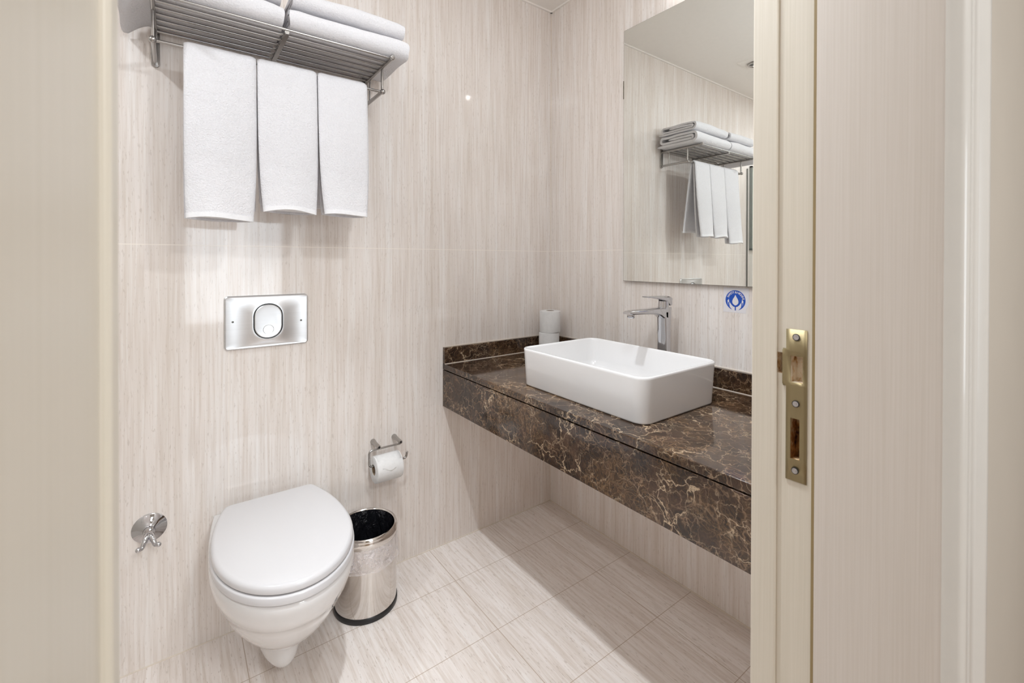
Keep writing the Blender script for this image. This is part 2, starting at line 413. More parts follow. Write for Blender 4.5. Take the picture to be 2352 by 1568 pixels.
# ------------------------------------------------------------------ door frame
door = thing('door_1', None, None, (0.315, 0.24, 0), kind='structure')
YR, YS = 0.240, 0.283      # rebate runs YR..YS, the stop YS..YD
# strike side: lining, rebate (with its lock pockets) and stop
def grid_holes(bm, us, vs, holes, P, depth, mi_face=0, mi_holes=(1, 1, 1), back=True, skip=None):
    """flat face over us x vs with rectangular pockets; P(u, v, d) -> point d deep"""
    us = sorted(set(us)); vs = sorted(set(vs))
    inside = lambda u, v: any(h[0] < u < h[1] and h[2] < v < h[3] for h in holes)
    for u0, u1 in zip(us, us[1:]):
        for v0, v1 in zip(vs, vs[1:]):
            if inside((u0 + u1) / 2, (v0 + v1) / 2) or (skip and skip((u0 + u1) / 2, (v0 + v1) / 2)): continue
            f = bm.faces.new([bm.verts.new(P(*q, 0)) for q in ((u0, v0), (u1, v0), (u1, v1), (u0, v1))]); f.material_index = mi_face
    for hi, (a, b, c, d) in enumerate(holes):
        mi_hole = mi_holes[hi]; cs = ((a, c), (b, c), (b, d), (a, d))
        for i in range(4):
            p, q = cs[i], cs[(i + 1) % 4]
            f = bm.faces.new([bm.verts.new(P(*p, 0)), bm.verts.new(P(*q, 0)), bm.verts.new(P(*q, depth)), bm.verts.new(P(*p, depth))]); f.material_index = mi_hole
        if back:
            f = bm.faces.new([bm.verts.new(P(*x, depth)) for x in cs]); f.material_index = mi_hole
LATCH = (0.2510, 0.2655, 1.139, 1.1737); BOLT = (0.2545, 0.2655, 1.037, 1.091); NOTCH = (0.2765, 0.2829, 1.148, 1.176)
bm = bmesh.new(); hs = [LATCH, BOLT, NOTCH]
grid_holes(bm, [YR, YS] + [h[0] for h in hs] + [h[1] for h in hs], [0, DH] + [h[2] for h in hs] + [h[3] for h in hs], hs,
           lambda u, v, d: (DR + d, u, v), 0.018, 0, (2, 1, 2))
obj('lock_rebate', bm, [m_jamb, m_rawwood, m_chipped], door, smooth=False)
bm = bmesh.new(); box(bm, DR - .0045, DR + .02, YS, YD + .004, 0, DH)
obj('door_stop', bm, m_jamb, door, bevel=0.0016)
bm = bmesh.new(); box(bm, DL - .02, DL + .0047, YS, YD + .004, 0, DH)
obj('door_stop', bm, m_jamb, door, bevel=0.003)
bm = bmesh.new(); box(bm, DL, DR, YS, YD + .004, DH - .03, DH + .02); obj('door_stop', bm, m_jamb, door, bevel=0.002)
obj('gasket', B(DR - .0007, DR + .004, YR - .0028, YR + .0006, 0, DH), m_seal, door, smooth=False)
YC = 0.116                 # bedroom face of the wall
bm = bmesh.new(); box(bm, DR - .0012, DR + .03, YC - .006, YR - .0028, 0, DH); obj('lining', bm, m_lining, door, bevel=0.0008)
bm = bmesh.new(); box(bm, DL - .02, DL, YC - .006, YS, 0, DH); obj('lining', bm, m_jamb, door, bevel=0.001)
bm = bmesh.new(); box(bm, DL - .02, DR + .03, YC - .006, YS, DH, DH + .02); obj('lining', bm, m_lining, door, bevel=0.001)
def casing_profile(x0, s):
    # rounded inner lip, shallow field, rounded outer bead
    pts = [(0, 0.0), (0, -.012), (.004, -.017), (.010, -.0185), (.018, -.0165), (.022, -.0145), (.060, -.0125), (.093, -.0115),
           (.096, -.013), (.101, -.0185), (.109, -.0205), (.116, -.0185), (.120, -.012), (.120, 0.0)]
    return [(x0 + s * u, YC + v) for u, v in pts]
for x0, s in ((DR - .0015, 1), (DL + .001, -1)):
    bm = bmesh.new(); pr = casing_profile(x0, s)
    rings(bm, [[(x, y, z) for x, y in pr] for z in (0, DH + .1)]); obj('casing', bm, m_casing, door, angle=60)
bm = bmesh.new(); box(bm, DL, DR, YC - .016, YC, DH, DH + .1); obj('casing', bm, m_casing, door, bevel=.003)
# strike plate
sp_u = (0.2461, 0.2712); sp_v = (1.008, 1.209)
bm = bmesh.new(); hs = [LATCH, BOLT]
grid_holes(bm, [*sp_u, .2752, .2760] + [h[0] for h in hs] + [h[1] for h in hs], [*sp_v, 1.1325, 1.1345, 1.1805, 1.1825] + [h[2] for h in hs] + [h[3] for h in hs], hs,
           lambda u, v, d: (DR - .0014 + d, u, v), 0.0014, 0, (0, 0, 0), back=False, skip=lambda u, v: u > sp_u[1] and (v < 1.1325 or v > 1.1825 or (u > .2752 and (v < 1.1345 or v > 1.1805))))
sp = obj('strike_plate', bm, m_brass, door, angle=30); sp['label'] = 'brass strike plate with latch and bolt holes'
so = sp.modifiers.new('solid', 'SOLIDIFY'); so.thickness = 0.0012; so.offset = 1
for z, yy in ((1.199, .2585), (1.111, .2588), (1.0225, .2592)):
    bm = bmesh.new(); lathe(bm, [(.0035, 0.0), (.0036, -.0008), (.0026, -.0010), (.0008, -.0004), (.0004, -.0004)], (DR - .0026, yy, z), 'X', 20)
    s = obj('screw', bm, m_chrome, sp)
    bm = bmesh.new(); lathe(bm, [(.0046, 0.0), (.0046, -.0004), (.0036, -.0004)], (DR - .0024, yy, z), 'X', 20, cap0=True, cap1=True)
    obj('screw_seat', bm, m_gap, sp)

# ------------------------------------------------------------------ marble vanity top
van = thing('vanity_counter', 'long floating dark brown marble counter with pale veins along the right wall', 'counter', (1.3, 1.1, 0.634))
obj('countertop', B(.978, XW, YD, YW, .803, .828), m_marble, van, bevel=.0025)
bm = bmesh.new(); box(bm, .9792, 1.004, YD, YW, .634, .7990); obj('apron', bm, m_marble, van, bevel=.001)
obj('bottom_panel', B(1.004, XW, YD, YW, 0.650, .668), m_ceil, van, smooth=False)  # underside made pale to bounce more light below the counter
bm = bmesh.new(); box(bm, .979, XW, YW - .018, YW, .828, .902); obj('backsplash', bm, m_marble, van, bevel=.001)
bm = bmesh.new(); box(bm, XW - .018, XW, YD, YW - .018, .828, .902); obj('backsplash', bm, m_marble, van, bevel=.001)
bm = bmesh.new(); box(bm, .979, XW - .018, YW - .0205, YW - .018, .828, .8305); box(bm, XW - .0205, XW - .018, YD, YW - .018, .828, .8305)
box(bm, .979, XW, YW - .003, YW, .902, .905); box(bm, XW - .003, XW, YD, YW, .902, .905)
obj('sealant', bm, m_grout, van, smooth=False)

# ------------------------------------------------------------------ vessel basin
ba = thing('vessel_basin', 'white rectangular ceramic basin with rounded corners sitting on the marble counter', 'basin', (1.255, 1.09, .828))
bm = bmesh.new(); cx, cy = 1.255, 1.09
def rr(hx, hy, r, z): return [(x, y, z) for x, y in rrect(cx, cy, hx, hy, r, 8)]
prof = [(.186, .275, .036, .8285), (.1905, .2795, .038, .8300), (.192, .281, .040, .834), (.1985, .2875, .042, .958), (.1990, .2880, .042, .9635), (.1970, .2860, .041, .9668),
        (.1935, .2825, .038, .9672), (.1905, .2795, .036, .9640), (.189, .278, .035, .958), (.183, .272, .034, .880), (.179, .268, .036, .862), (.168, .257, .04, .850), (.150, .240, .045, .8455), (.03, .03, .0299, .8435)]
rings(bm, [rr(*p) for p in prof]); obj('bowl', bm, m_cer, ba, angle=70)
bm = bmesh.new(); lathe(bm, [(.033, 0), (.033, .003), (.030, .005), (.012, .007), (.0005, .007)], (1.255, 1.09, .8437)); obj('drain_cap', bm, m_chrome, ba)

# ------------------------------------------------------------------ tall basin tap
FX, FY = 1.533, 1.073
fa = thing('basin_tap', 'tall chrome single lever tap standing behind the white basin', 'tap', (FX, FY, .8284))
bm = bmesh.new(); lathe(bm, [(.029, 0), (.029, .004), (.026, .007), (.024, .008)], (FX, FY, .8284), n=32); obj('base_ring', bm, m_chrome, fa)
bm = bmesh.new()
# body column flowing into the spout: lofted rounded rectangles along a bent spine
rs = []
for z, hx, hy in ((.835, .0225, .022), (.90, .021, .021), (.98, .020, .0205), (1.04, .0205, .0205), (1.075, .0225, .0205), (1.10, .0255, .0205), (1.116, .0265, .021), (1.119, .025, .020)):
    rs.append([(x, y, z) for x, y in rrect(FX, FY, hx, hy, .011, 5)])
rings(bm, rs); obj('body', bm, m_chrome, fa, angle=50)
bm = bmesh.new(); rs = []
for x, zt, zb, hy, r in ((1.53, 1.1185, 1.070, .0205, .008), (1.508, 1.119, 1.078, .0205, .008), (1.49, 1.119, 1.089, .0205, .008), (1.465, 1.119, 1.096, .0205, .007), (1.40, 1.118, 1.100, .020, .006), (1.345, 1.1175, 1.1025, .019, .005), (1.318, 1.116, 1.103, .018, .005), (1.309, 1.113, 1.105, .0165, .0035)):
    rs.append([(x, FY + a, (zt + zb) / 2 + b) for a, b in rrect(0, 0, hy, (zt - zb) / 2, r, 4)])
rings(bm, rs); obj('spout', bm, m_chrome, fa, angle=50)
bm = bmesh.new(); lathe(bm, [(.0135, 0), (.0135, -.011), (.0115, -.014), (.009, -.0145), (.0085, -.010)], (1.334, FY, 1.1035), n=28); obj('aerator', bm, m_chrome, fa)
bm = bmesh.new(); lathe(bm, [(.021, 0), (.0205, .012), (.0195, .020), (.0195, .024)], (FX - .004, FY, 1.1185), n=32); obj('cartridge', bm, m_chrome, fa)
bm = bmesh.new(); rs = []
for x, zt, zb, hy, r in ((1.5565, 1.156, 1.124, .0205, .006), (1.548, 1.1605, 1.124, .021, .007), (1.530, 1.1625, 1.140, .021, .007), (1.505, 1.163, 1.147, .019, .006), (1.47, 1.1635, 1.155, .015, .004), (1.43, 1.165, 1.159, .012, .0028), (1.412, 1.1655, 1.161, .011, .002)):
    rs.append([(x, FY + a, (zt + zb) / 2 + b) for a, b in rrect(0, 0, hy, (zt - zb) / 2, r, 4)])
rings(bm, rs); obj('lever_handle', bm, m_chrome, fa, angle=50)

# ------------------------------------------------------------------ mirror
MX = 1.612
mi = thing('wall_mirror', 'large frameless rectangular mirror mounted on the tiled wall above the basin', 'mirror', (XW, .92, 1.208))
bm = bmesh.new(); y0, y1, z0, z1 = .50, 1.342, 1.208, 2.322
box(bm, MX + .0006, MX + .005, y0, y1, z0, z1); obj('backing', bm, m_medge, mi, smooth=False)
bm = bmesh.new(); bm.faces.new([bm.verts.new(p) for p in ((MX, y0 + .0012, z0 + .0012), (MX, y1 - .0012, z0 + .0012), (MX, y1 - .0012, z1 - .0012), (MX, y0 + .0012, z1 - .0012))])
g = obj('glass', bm, m_mirror, mi, smooth=False)
so = g.modifiers.new('solid', 'SOLIDIFY'); so.thickness = .0005; so.offset = 0
for yy in (.62, 1.22): obj('mounting_rail', B(MX + .005, XW, yy - .03, yy + .03, 1.25, 2.28), m_profile, mi, smooth=False)
bm = bmesh.new(); box(bm, MX - .001, XW, y1 - .002, y1 + .003, 2.02, 2.10); obj('mounting_clip', bm, m_medge, mi, smooth=False)

# ------------------------------------------------------------------ hand washing sticker (flat, on the tiles)
stk = thing('wall_sticker', 'small square white sticker with blue round drop and hands emblem below the mirror', 'sticker', (XW, .86, 1.16))
SC = Vector((XW - .0006, .842, 1.156)); SR = .0365
def P2(u, v, d=0): return (SC.x - d, SC.y - u * SR, SC.z + v * SR)     # u to the right in the photo
bm = bmesh.new(); out = [(-1.22, 1.24), (-1.22, -1.22), (1.06, -1.22), (1.06, -.85), (1.32, -.35), (1.32, 1.24)]
bm.faces.new([bm.verts.new(P2(u, v)) for u, v in out]); obj('sheet', bm, m_sticker, stk, smooth=False)
def poly(bm, pts, d, mi=0):
    f = bm.faces.new([bm.verts.new(P2(u, v, d)) for u, v in pts]); f.material_index = mi; return f
bm = bmesh.new()
disc = [(math.cos(a), math.sin(a)) for a in [2 * PI * i / 64 for i in range(64)]]
poly(bm, disc, .0002); f_blue = obj('emblem', bm, m_blue, stk, smooth=False); f_blue['label'] = 'blue round emblem'
bm = bmesh.new()
drop = [(0, .56), (.10, .34), (.24, .12), (.31, -.08), (.30, -.26), (.20, -.40), (.05, -.50), (-.05, -.50), (-.20, -.40), (-.30, -.26), (-.31, -.08), (-.24, .12), (-.10, .34)]
poly(bm, drop, .0004)
for s in (-1, 1):
    hand = [(s * .06, -1.01), (s * .06, -.66), (s * .22, -.62), (s * .38, -.48), (s * .60, -.18), (s * .61, -.42), (s * .55, -.70), (s * .30, -.96)]
    poly(bm, hand if s == 1 else hand[::-1], .0004)
    fin = [(s * .66, .14), (s * .62, -.20), (s * .72, -.22), (s * .74, -.55), (s * .78, -.25), (s * .80, -.02), (s * .72, .0)]
    poly(bm, fin if s == 1 else fin[::-1], .0004)
obj('hands_and_drop', bm, m_sticker, stk, smooth=False)
def glyphs(word, a0, a1):
    """letters bent around the emblem"""
    dg = bpy.context.evaluated_depsgraph_get(); bm = bmesh.new()
    for i, ch in enumerate(word):
        a = a0 + (a1 - a0) * (i / max(1, len(word) - 1))
        cu = bpy.data.curves.new('t', 'FONT'); cu.body = ch; cu.size = .30; cu.align_x = 'CENTER'; cu.offset = .006
        to = bpy.data.objects.new('t', cu); C.objects.link(to); bpy.context.view_layer.update()
        me = to.evaluated_get(bpy.context.evaluated_depsgraph_get()).to_mesh()
        vs = []
        for v in me.vertices:
            u, vv = v.co.x, v.co.y - .10
            r = .80 + vv; th = math.radians(a)
            U = r * math.sin(th) + u * math.cos(th); V_ = r * math.cos(th) - u * math.sin(th)
            vs.append(bm.verts.new(P2(U, V_, .0005)))
        for p in me.polygons:
            try: bm.faces.new([vs[k] for k in p.vertices])
            except ValueError: pass
        bpy.data.objects.remove(to); bpy.data.curves.remove(cu)
    return bm
obj('lettering', glyphs('SAFETY', -66, -14), m_sticker, stk, smooth=False)
obj('lettering', glyphs('&', 3, 3), m_sticker, stk, smooth=False)
obj('lettering', glyphs('HYGIENE', 20, 78), m_sticker, stk, smooth=False)

# ------------------------------------------------------------------ toilet paper rolls on the counter
def roll_thing(name, label, loc, axis, group, r=.052, L=.108, sag=0.0):
    t = thing(name, label, 'toilet paper', loc, group)
    bm = bmesh.new()
    prof = [(.021, 0), (r - .004, 0), (r - .001, .0015), (r, .005), (r, L - .005), (r - .001, L - .0015), (r - .004, L), (.021, L)]
    lathe(bm, prof + [(.021, 0)], loc, axis, 44, False, False, wob=lambda a, h: (.0006 * math.sin(3 * a + h * 60) if .002 < h < L - .002 else 0))
    obj('paper', bm, m_paper, t)
    bm = bmesh.new(); lathe(bm, [(.0205, .001), (.0205, L - .001), (.0195, L - .001), (.0195, .001), (.0205, .001)], loc, axis, 32, False, False); obj('core', bm, m_core, t)
    return t
r1 = roll_thing('toilet_paper_roll', 'white toilet paper roll on the marble corner, bottom of the two stacked', (1.525, 1.742, .8285), 'Z', 'stacked toilet paper rolls', .0515, .107)
r2 = roll_thing('toilet_paper_roll', 'white toilet paper roll topmost of the pair stacked in the counter corner', (1.530, 1.741, .9360), 'Z', 'stacked toilet paper rolls', .0525, .108)
# loose sheet edge of the lower roll
bm = bmesh.new()
pts = [(1.525 + .0530 * math.cos(a), 1.742 + .0530 * math.sin(a)) for a in [math.radians(x) for x in range(200, 300, 6)]]
rings(bm, [[(x, y, z) for x, y in pts] for z in (.838, .9345)], False, False, closed=False); o = obj('loose_sheet', bm, m_paper, r1)

# ------------------------------------------------------------------ flush plate
fp = thing('flush_plate', 'satin chrome flush plate with a rounded push button on the wall above the toilet', 'flush plate', (.269, YW, 1.079))
def RW(cx, cz, hx, hz, r, y, k=8): return [(x, y, z) for x, z in rrect(cx, cz, hx, hz, r, k)]
cx, cz = .2685, 1.079
bm = bmesh.new(); hx, hz = .1345, .093
rings(bm, [RW(cx, cz, hx, hz, .012, YW), RW(cx, cz, hx, hz, .012, YW - .007), RW(cx, cz, hx - .003, hz - .003, .010, YW - .0095), RW(cx, cz, hx - .006, hz - .006, .008, YW - .0085), RW(cx, cz, .062, .076, .045, YW - .013), RW(cx, cz, .052, .068, .042, YW - .0175), RW(cx, cz, .0475, .0635, .0455, YW - .0175)], cap1=False)
rings(bm, [RW(cx, cz, .0475, .0635, .0455, YW - .0175), RW(cx, cz, .0475, .0635, .0455, YW - .006)], cap0=False, cap1=True)
obj('frame_plate', bm, m_plate, fp, angle=35)
bm = bmesh.new(); rings(bm, [RW(cx, cz, .0472, .0632, .0455, YW - .0072), RW(cx, cz, .0472, .0632, .0455, YW - .0075)]); obj('button_gap', bm, m_gap, fp)
bm = bmesh.new(); rings(bm, [RW(cx, cz, .0438, .0598, .042, YW - .007), RW(cx, cz, .0438, .0598, .042, YW - .018), RW(cx, cz, .0415, .0575, .040, YW - .0200), RW(cx, cz, .03, .045, .029, YW - .0190)]); b = obj('push_button', bm, m_plate, fp, angle=35)
bm = bmesh.new(); lathe(bm, [(.0175, .0), (.0172, -.0016), (.0160, -.0012), (.0158, 0)], (cx, YW - .0190, cz - .030), 'Y', 36, False, False); obj('button_ring', bm, m_plate, b)
for x, z in ((.1595, 1.083), (.3785, 1.073)):
    bm = bmesh.new(); lathe(bm, [(.0036, 0), (.0036, -.0024), (.002, -.0032), (.0006, -.002)], (x, YW - .0085, z), 'Y', 16); s = obj('screw', bm, m_profile, fp)

# ------------------------------------------------------------------ wall-hung toilet
TX = .268
to = thing('toilet', 'white wall-hung toilet with closed round lid', 'toilet', (TX, YW, .06))
def D(w, wb, yf, ym, yb, k=20, kb=8, pw=2.0, tx=TX):
    """outline: rounded front, sides tapering to a straight back (ccw seen from above)"""
    R = []
    for i in range(kb + 1):                     # right side from back to widest
        s = 1 - i / kb; R.append((tx + w - (w - wb) * s ** pw, ym + (yb - ym) * s))
    F = []
    for i in range(1, k * 2):
        a = PI * i / (2 * k)
        F.append((tx + w * math.cos(a), ym - (ym - yf) * math.sin(a)))
    Lft = [(2 * tx - x, y) for x, y in R[::-1]]
    pts = R + F + Lft
    return pts[::-1]      # back along -x ... ccw
def zring(p, z): return [(x, y, z) for x, y in p]
BACK = YW - .001
bm = bmesh.new(); rs = []
secs = [  # z, halfwidth, back halfwidth, front y, widest y
    (.4240, .184, .160, 1.265, 1.54), (.4215, .190, .164, 1.258, 1.54), (.414, .193, .166, 1.254, 1.54), (.398, .1935, .166, 1.255, 1.54), (.375, .1905, .164, 1.262, 1.545),
    (.3465, .1840, .161, 1.2735, 1.55), (.3458, .1832, .160, 1.2745, 1.55), (.320, .1745, .148, 1.290, 1.56), (.285, .1610, .134, 1.315, 1.575), (.250, .1445, .118, 1.346, 1.59),
    (.215, .1250, .102, 1.384, 1.61), (.185, .106, .086, 1.422, 1.63), (.165, .090, .076, 1.450, 1.65), (.152, .078, .070, 1.472, 1.66), (.146, .071, .066, 1.484, 1.665),
    (.130, .0675, .063, 1.488, 1.66), (.100, .063, .060, 1.494, 1.655), (.075, .057, .054, 1.504, 1.65), (.058, .047, .045, 1.520, 1.65), (.048, .032, .042, 1.545, 1.65), (.045, .014, .02, 1.59, 1.65)]
def spline_rows(rows, k=3):
    out = []
    for i in range(len(rows) - 1):
        p0, p1, p2, p3 = rows[max(0, i - 1)], rows[i], rows[i + 1], rows[min(len(rows) - 1, i + 2)]
        if i in (4, 5, 6, 13, 14): out.append(p1); continue
        for j in range(k):
            t = j / k
            out.append(tuple(.5 * (2 * b_ + (c_ - a_) * t + (2 * a_ - 5 * b_ + 4 * c_ - d_) * t * t + (3 * b_ - a_ - 3 * c_ + d_) * t ** 3) for a_, b_, c_, d_ in zip(p0, p1, p2, p3)))
    return out + [rows[-1]]
secs = spline_rows(secs)
for z, wd, wb, yf, ym in secs: rs.append(zring(D(wd, wb, yf, ym, BACK), z))
rings(bm, rs); obj('bowl', bm, m_cer, to, angle=80)
def round_back(out, r=.022):
    """round the two square corners at the straight back of an outline"""
    n = len(out); res = []
    for i, p in enumerate(out):
        a_, b_, c_ = Vector(out[i - 1]), Vector(p), Vector(out[(i + 1) % n])
        if abs((b_ - a_).normalized().dot((c_ - b_).normalized())) < .75:
            u, v = (a_ - b_).normalized(), (c_ - b_).normalized(); rr_ = min(r, (a_ - b_).length * .9, (c_ - b_).length * .9)
            for j in range(7):
                t = j / 6; res.append(tuple((b_ + u * rr_) * (1 - t) ** 2 + b_ * 2 * t * (1 - t) + (b_ + v * rr_) * t * t))
        else: res.append(p)
    return res
def slab(out, z0, z1, r, top=True, crown=0.0):
    bm = bmesh.new(); rs = []
    for i in range(5):
        a = PI / 2 * i / 4; rs.append(zring(offset(out, r * .4 * (1 - math.sin(a))), z0 + r * .4 * (1 - math.cos(a))))
    for i in range(1, 7):
        a = PI / 2 * i / 6; rs.append(zring(offset(out, r * (1 - math.cos(a))), z1 - r + r * math.sin(a)))
    for d, dz in ((.03, crown * .5), (.07, crown * .9), (.115, crown)):
        cxm, cym = TX, 1.54
        s = 1 - (d / .19); rs.append([(cxm + (x - cxm) * s, cym + (y - cym) * s, z1 + dz) for x, y in offset(out, r)])
    rings(bm, rs); return bm
lid = D(.1915, .140, 1.253, 1.53, 1.795, pw=2.2); 
lid = D(.1895, .138, 1.256, 1.53, 1.795, pw=2.1)
seat = D(.1925, .143, 1.2515, 1.53, 1.793, pw=2.1)
lid = round_back(lid); seat = round_back(seat)
obj('seat_ring', slab(seat, .4262, .4480, .006), m_seat, to, angle=60)
obj('lid', slab(lid, .4505, .4750, .0135, crown=.0035), m_seat, to, angle=80)
for s in (-1, 1):
    bm = bmesh.new(); lathe(bm, [(.011, -.022), (.011, .022)], (TX + s * .075, 1.806, .449), 'X', 20); obj('hinge', bm, m_seat, to)

# ------------------------------------------------------------------ double robe hook
HX, HZ = -.068, .443
hk = thing('robe_hook', 'round chrome double hook low on the tiled wall left of the toilet', 'hook', (HX, YW, HZ))
bm = bmesh.new(); lathe(bm, [(.0455, 0), (.0455, -.002), (.044, -.0035), (.030, -.010), (.018, -.017), (.013, -.022), (.012, -.024)], (HX, YW, HZ), 'Y', 44); obj('rosette', bm, m_chrome, hk)
bm = bmesh.new(); lathe(bm, [(.0155, -.022), (.0165, -.026), (.0155, -.031), (.010, -.034), (.001, -.035)], (HX, YW, HZ), 'Y', 32); obj('boss', bm, m_chrome, hk)
for s in (-1, 1):
    bm = bmesh.new()
    pts = fillet([(HX + s * .002, YW - .026, HZ - .004), (HX + s * .008, YW - .044, HZ - .012), (HX + s * .017, YW - .058, HZ - .034), (HX + s * .024, YW - .068, HZ - .028)], .014, 5)
    tube(bm, pts, [.0092 - .0048 * i / (len(pts) - 1) for i in range(len(pts))], 14); ball(bm, (HX + s * .0245, YW - .069, HZ - .0275), .0075)
    obj('hook_arm', bm, m_chrome, hk)
bm = bmesh.new(); rings(bm, [[(HX - .010, y0, z0), (HX + .010, y0, z0), (HX + wd, y1, z1), (HX - wd, y1, z1)] for y0, z0, wd, y1, z1 in ((YW - .030, HZ - .004, .013, YW - .048, HZ - .026), (YW - .026, HZ - .006, .013, YW - .044, HZ - .028))]); obj('web', bm, m_chrome, hk)

# ------------------------------------------------------------------ toilet paper holder with its roll
PX0, PX1, PZ, PY = .656, .747, .548, 1.785
tp = thing('paper_holder', 'chrome wire toilet paper holder on two wall posts beside the counter', 'paper holder', ((PX0 + PX1) / 2, YW, PZ))
for x in (PX0, PX1):
    bm = bmesh.new(); lathe(bm, [(.0115, 0), (.0115, -.004), (.0090, -.020), (.0078, -.045), (.0078, -(YW - PY) - .006), (.0065, -(YW - PY) - .009), (.0045, -(YW - PY) - .0085), (.0035, -(YW - PY) - .006)], (x, YW, PZ), 'Y', 24); po = obj('post', bm, m_steel, tp)
    bm = bmesh.new(); lathe(bm, [(.0042, 0), (.0042, -.0006)], (x, PY - .0087, PZ), 'Y', 16); obj('post_hole', bm, m_gap, po)
bm = bmesh.new(); RZ = .4755
pts = fillet([(PX1, PY, PZ - .008), (.617, PY, PZ - .008), (.617, PY - .002, RZ), (.772, PY - .002, RZ), (.776, PY - .002, RZ + .022)], .016, 7)
tube(bm, pts, .0043, 12); ball(bm, (.776, PY - .002, RZ + .022), .0047); obj('wire_arm', bm, m_steel, tp)
rl = roll_thing('toilet_paper_roll', 'part-used white toilet paper roll hanging on the wire holder below the wall posts', (.634, PY - .002, RZ - .0148), 'X', None, .0525, .108)
# folded end sheet lying on the front of the roll
bm = bmesh.new(); cy_, cz_ = PY - .002, RZ - .0148
def onroll(x, deg, r=.0529): a = math.radians(deg); return (x, cy_ - r * math.cos(a), cz_ + r * math.sin(a))
rs = []
for dg_ in range(100, 26, -6): rs.append([onroll(x, dg_) for x in (.640, .665, .690, .715, .737)])
for dg_, k in ((18, .7), (8, .3), (2, .02)):
    rs.append([onroll(.6885 + (x - .6885) * k, dg_) for x in (.640, .665, .690, .715, .737)])
rings(bm, rs, False, False, closed=False); o = obj('end_sheet', bm, m_paper, rl)
so = o.modifiers.new('solid', 'SOLIDIFY'); so.thickness = .0003

# ------------------------------------------------------------------ pedal-less steel waste bin
BXc, BYc = .580, 1.712
bi = thing('waste_bin', 'polished steel open waste bin standing on the floor between toilet and counter', 'bin', (BXc, BYc, 0))
bm = bmesh.new(); lathe(bm, [(.112, .0), (.1145, .001), (.1155, .006), (.1155, .016), (.1135, .0195), (.110, .0195)], (BXc, BYc, 0), n=64, cap1=True); obj('base_ring', bm, m_black, bi)
bm = bmesh.new(); lathe(bm, [(.1120, .0195), (.1120, .276)], (BXc, BYc, 0), n=64, cap1=False, cap0=True); obj('shell', bm, m_bright, bi)
bm = bmesh.new(); lathe(bm, [(.1135, .262), (.1155, .264), (.1160, .284), (.1145, .287), (.1150, .292), (.1130, .298), (.1085, .3005), (.1040, .2985), (.1025, .294), (.1025, .262), (.1135, .262)], (BXc, BYc, 0), n=64, cap0=False, cap1=False); obj('rim', bm, m_bright, bi, angle=50)
def wob(a, h): return .0022 * math.sin(9 * a + h * 40) + .0018 * math.sin(17 * a - h * 70) + .0012 * math.sin(31 * a)
bm = bmesh.new(); lathe(bm, [(.0995, .297)] + [(.0985 - .0006 * i, .29 - .012 * i) for i in range(20)] + [(.06, .045)], (BXc, BYc, 0), n=96, cap0=False, cap1=True, wob=lambda a, h: wob(a, h) * (1 if h < .29 else 0) - .003 * (h < .29)); lb = obj('black_liner', bm, m_bag, bi)
def wob2(a, h):
    k = (.266 - h) / .09
    return k * (.0032 * math.sin(7 * a + h * 30) + .0022 * math.sin(13 * a - h * 90)) + .0008 * math.sin(29 * a + 80 * h)
bm = bmesh.new(); lathe(bm, [(.1145 + .0045 * min(1, i / 6), .265 - .0068 * i) for i in range(13)] + [(.1175, .180), (.1155, .182)], (BXc, BYc, 0), n=120, cap0=False, cap1=False, wob=wob2)
obj('clear_bag_cuff', bm, m_film, bi)

# ------------------------------------------------------------------ towel shelf
SX0, SX1, SZ, SYF = -.050, .621, 2.020, 1.565
sh = thing('towel_shelf', 'steel hotel towel shelf of parallel rods with hanging rail on the wall above the toilet', 'towel shelf', ((SX0 + SX1) / 2, YW, 1.92))
for i in range(7):
    y = 1.826 - i * (1.826 - SYF - .006) / 6
    bm = bmesh.new(); tube(bm, [(SX0, y, SZ), (SX1, y, SZ)], .0043, 12); obj('shelf_rod', bm, m_steel, sh)
bm = bmesh.new(); box(bm, .276, .290, SYF, 1.832, SZ - .016, SZ - .0045); obj('middle_brace', bm, m_steel, sh, bevel=.002)
RY, RZ2 = 1.656, 1.925
for x in (SX0, SX1):
    s = -1 if x == SX0 else 1
    bm = bmesh.new(); rings(bm, [RW(x, 1.985, .0115, .0735, .0112, yy) for yy in (YW, YW - .008)]); obj('wall_plate', bm, m_steel, sh, bevel=.0015)
    bm = bmesh.new(); rings(bm, [[(x + a, yy, SZ - .004 + b) for a, b in rrect(0, 0, .0058, .0078, .0055, 5)] for yy in (YW - .006, SYF - .004)]); obj('side_arm', bm, m_steel, sh)
    bm = bmesh.new(); lathe(bm, [(.001, -.009), (.006, -.0085), (.0092, -.005), (.0098, 0), (.0092, .005), (.006, .0085), (.001, .009)], (x, SYF - .006, SZ - .002), 'Y', 20); obj('end_knob', bm, m_steel, sh)
    bm = bmesh.new(); rings(bm, [[(x + a, yy, RZ2 + b) for a, b in rrect(0, 0, .0052, .0070, .005, 5)] for yy in (YW - .006, RY - .002)]); obj('lower_arm', bm, m_steel, sh)
    bm = bmesh.new(); tube(bm, [(x, RY, RZ2), (x, RY, SZ - .006)], .0045, 12); obj('upright', bm, m_steel, sh)
    bm = bmesh.new(); tube(bm, [(x, 1.788, RZ2), (x, 1.788, SZ - .006)], .0038, 12); obj('upright', bm, m_steel, sh)
    bm = bmesh.new(); ball(bm, (x + s * .001, RY - .004, RZ2), .0098); obj('end_knob', bm, m_steel, sh)
bm = bmesh.new(); tube(bm, [(SX0, RY, RZ2), (SX1, RY, RZ2)], .0050, 12); obj('hanging_rail', bm, m_steel, sh)

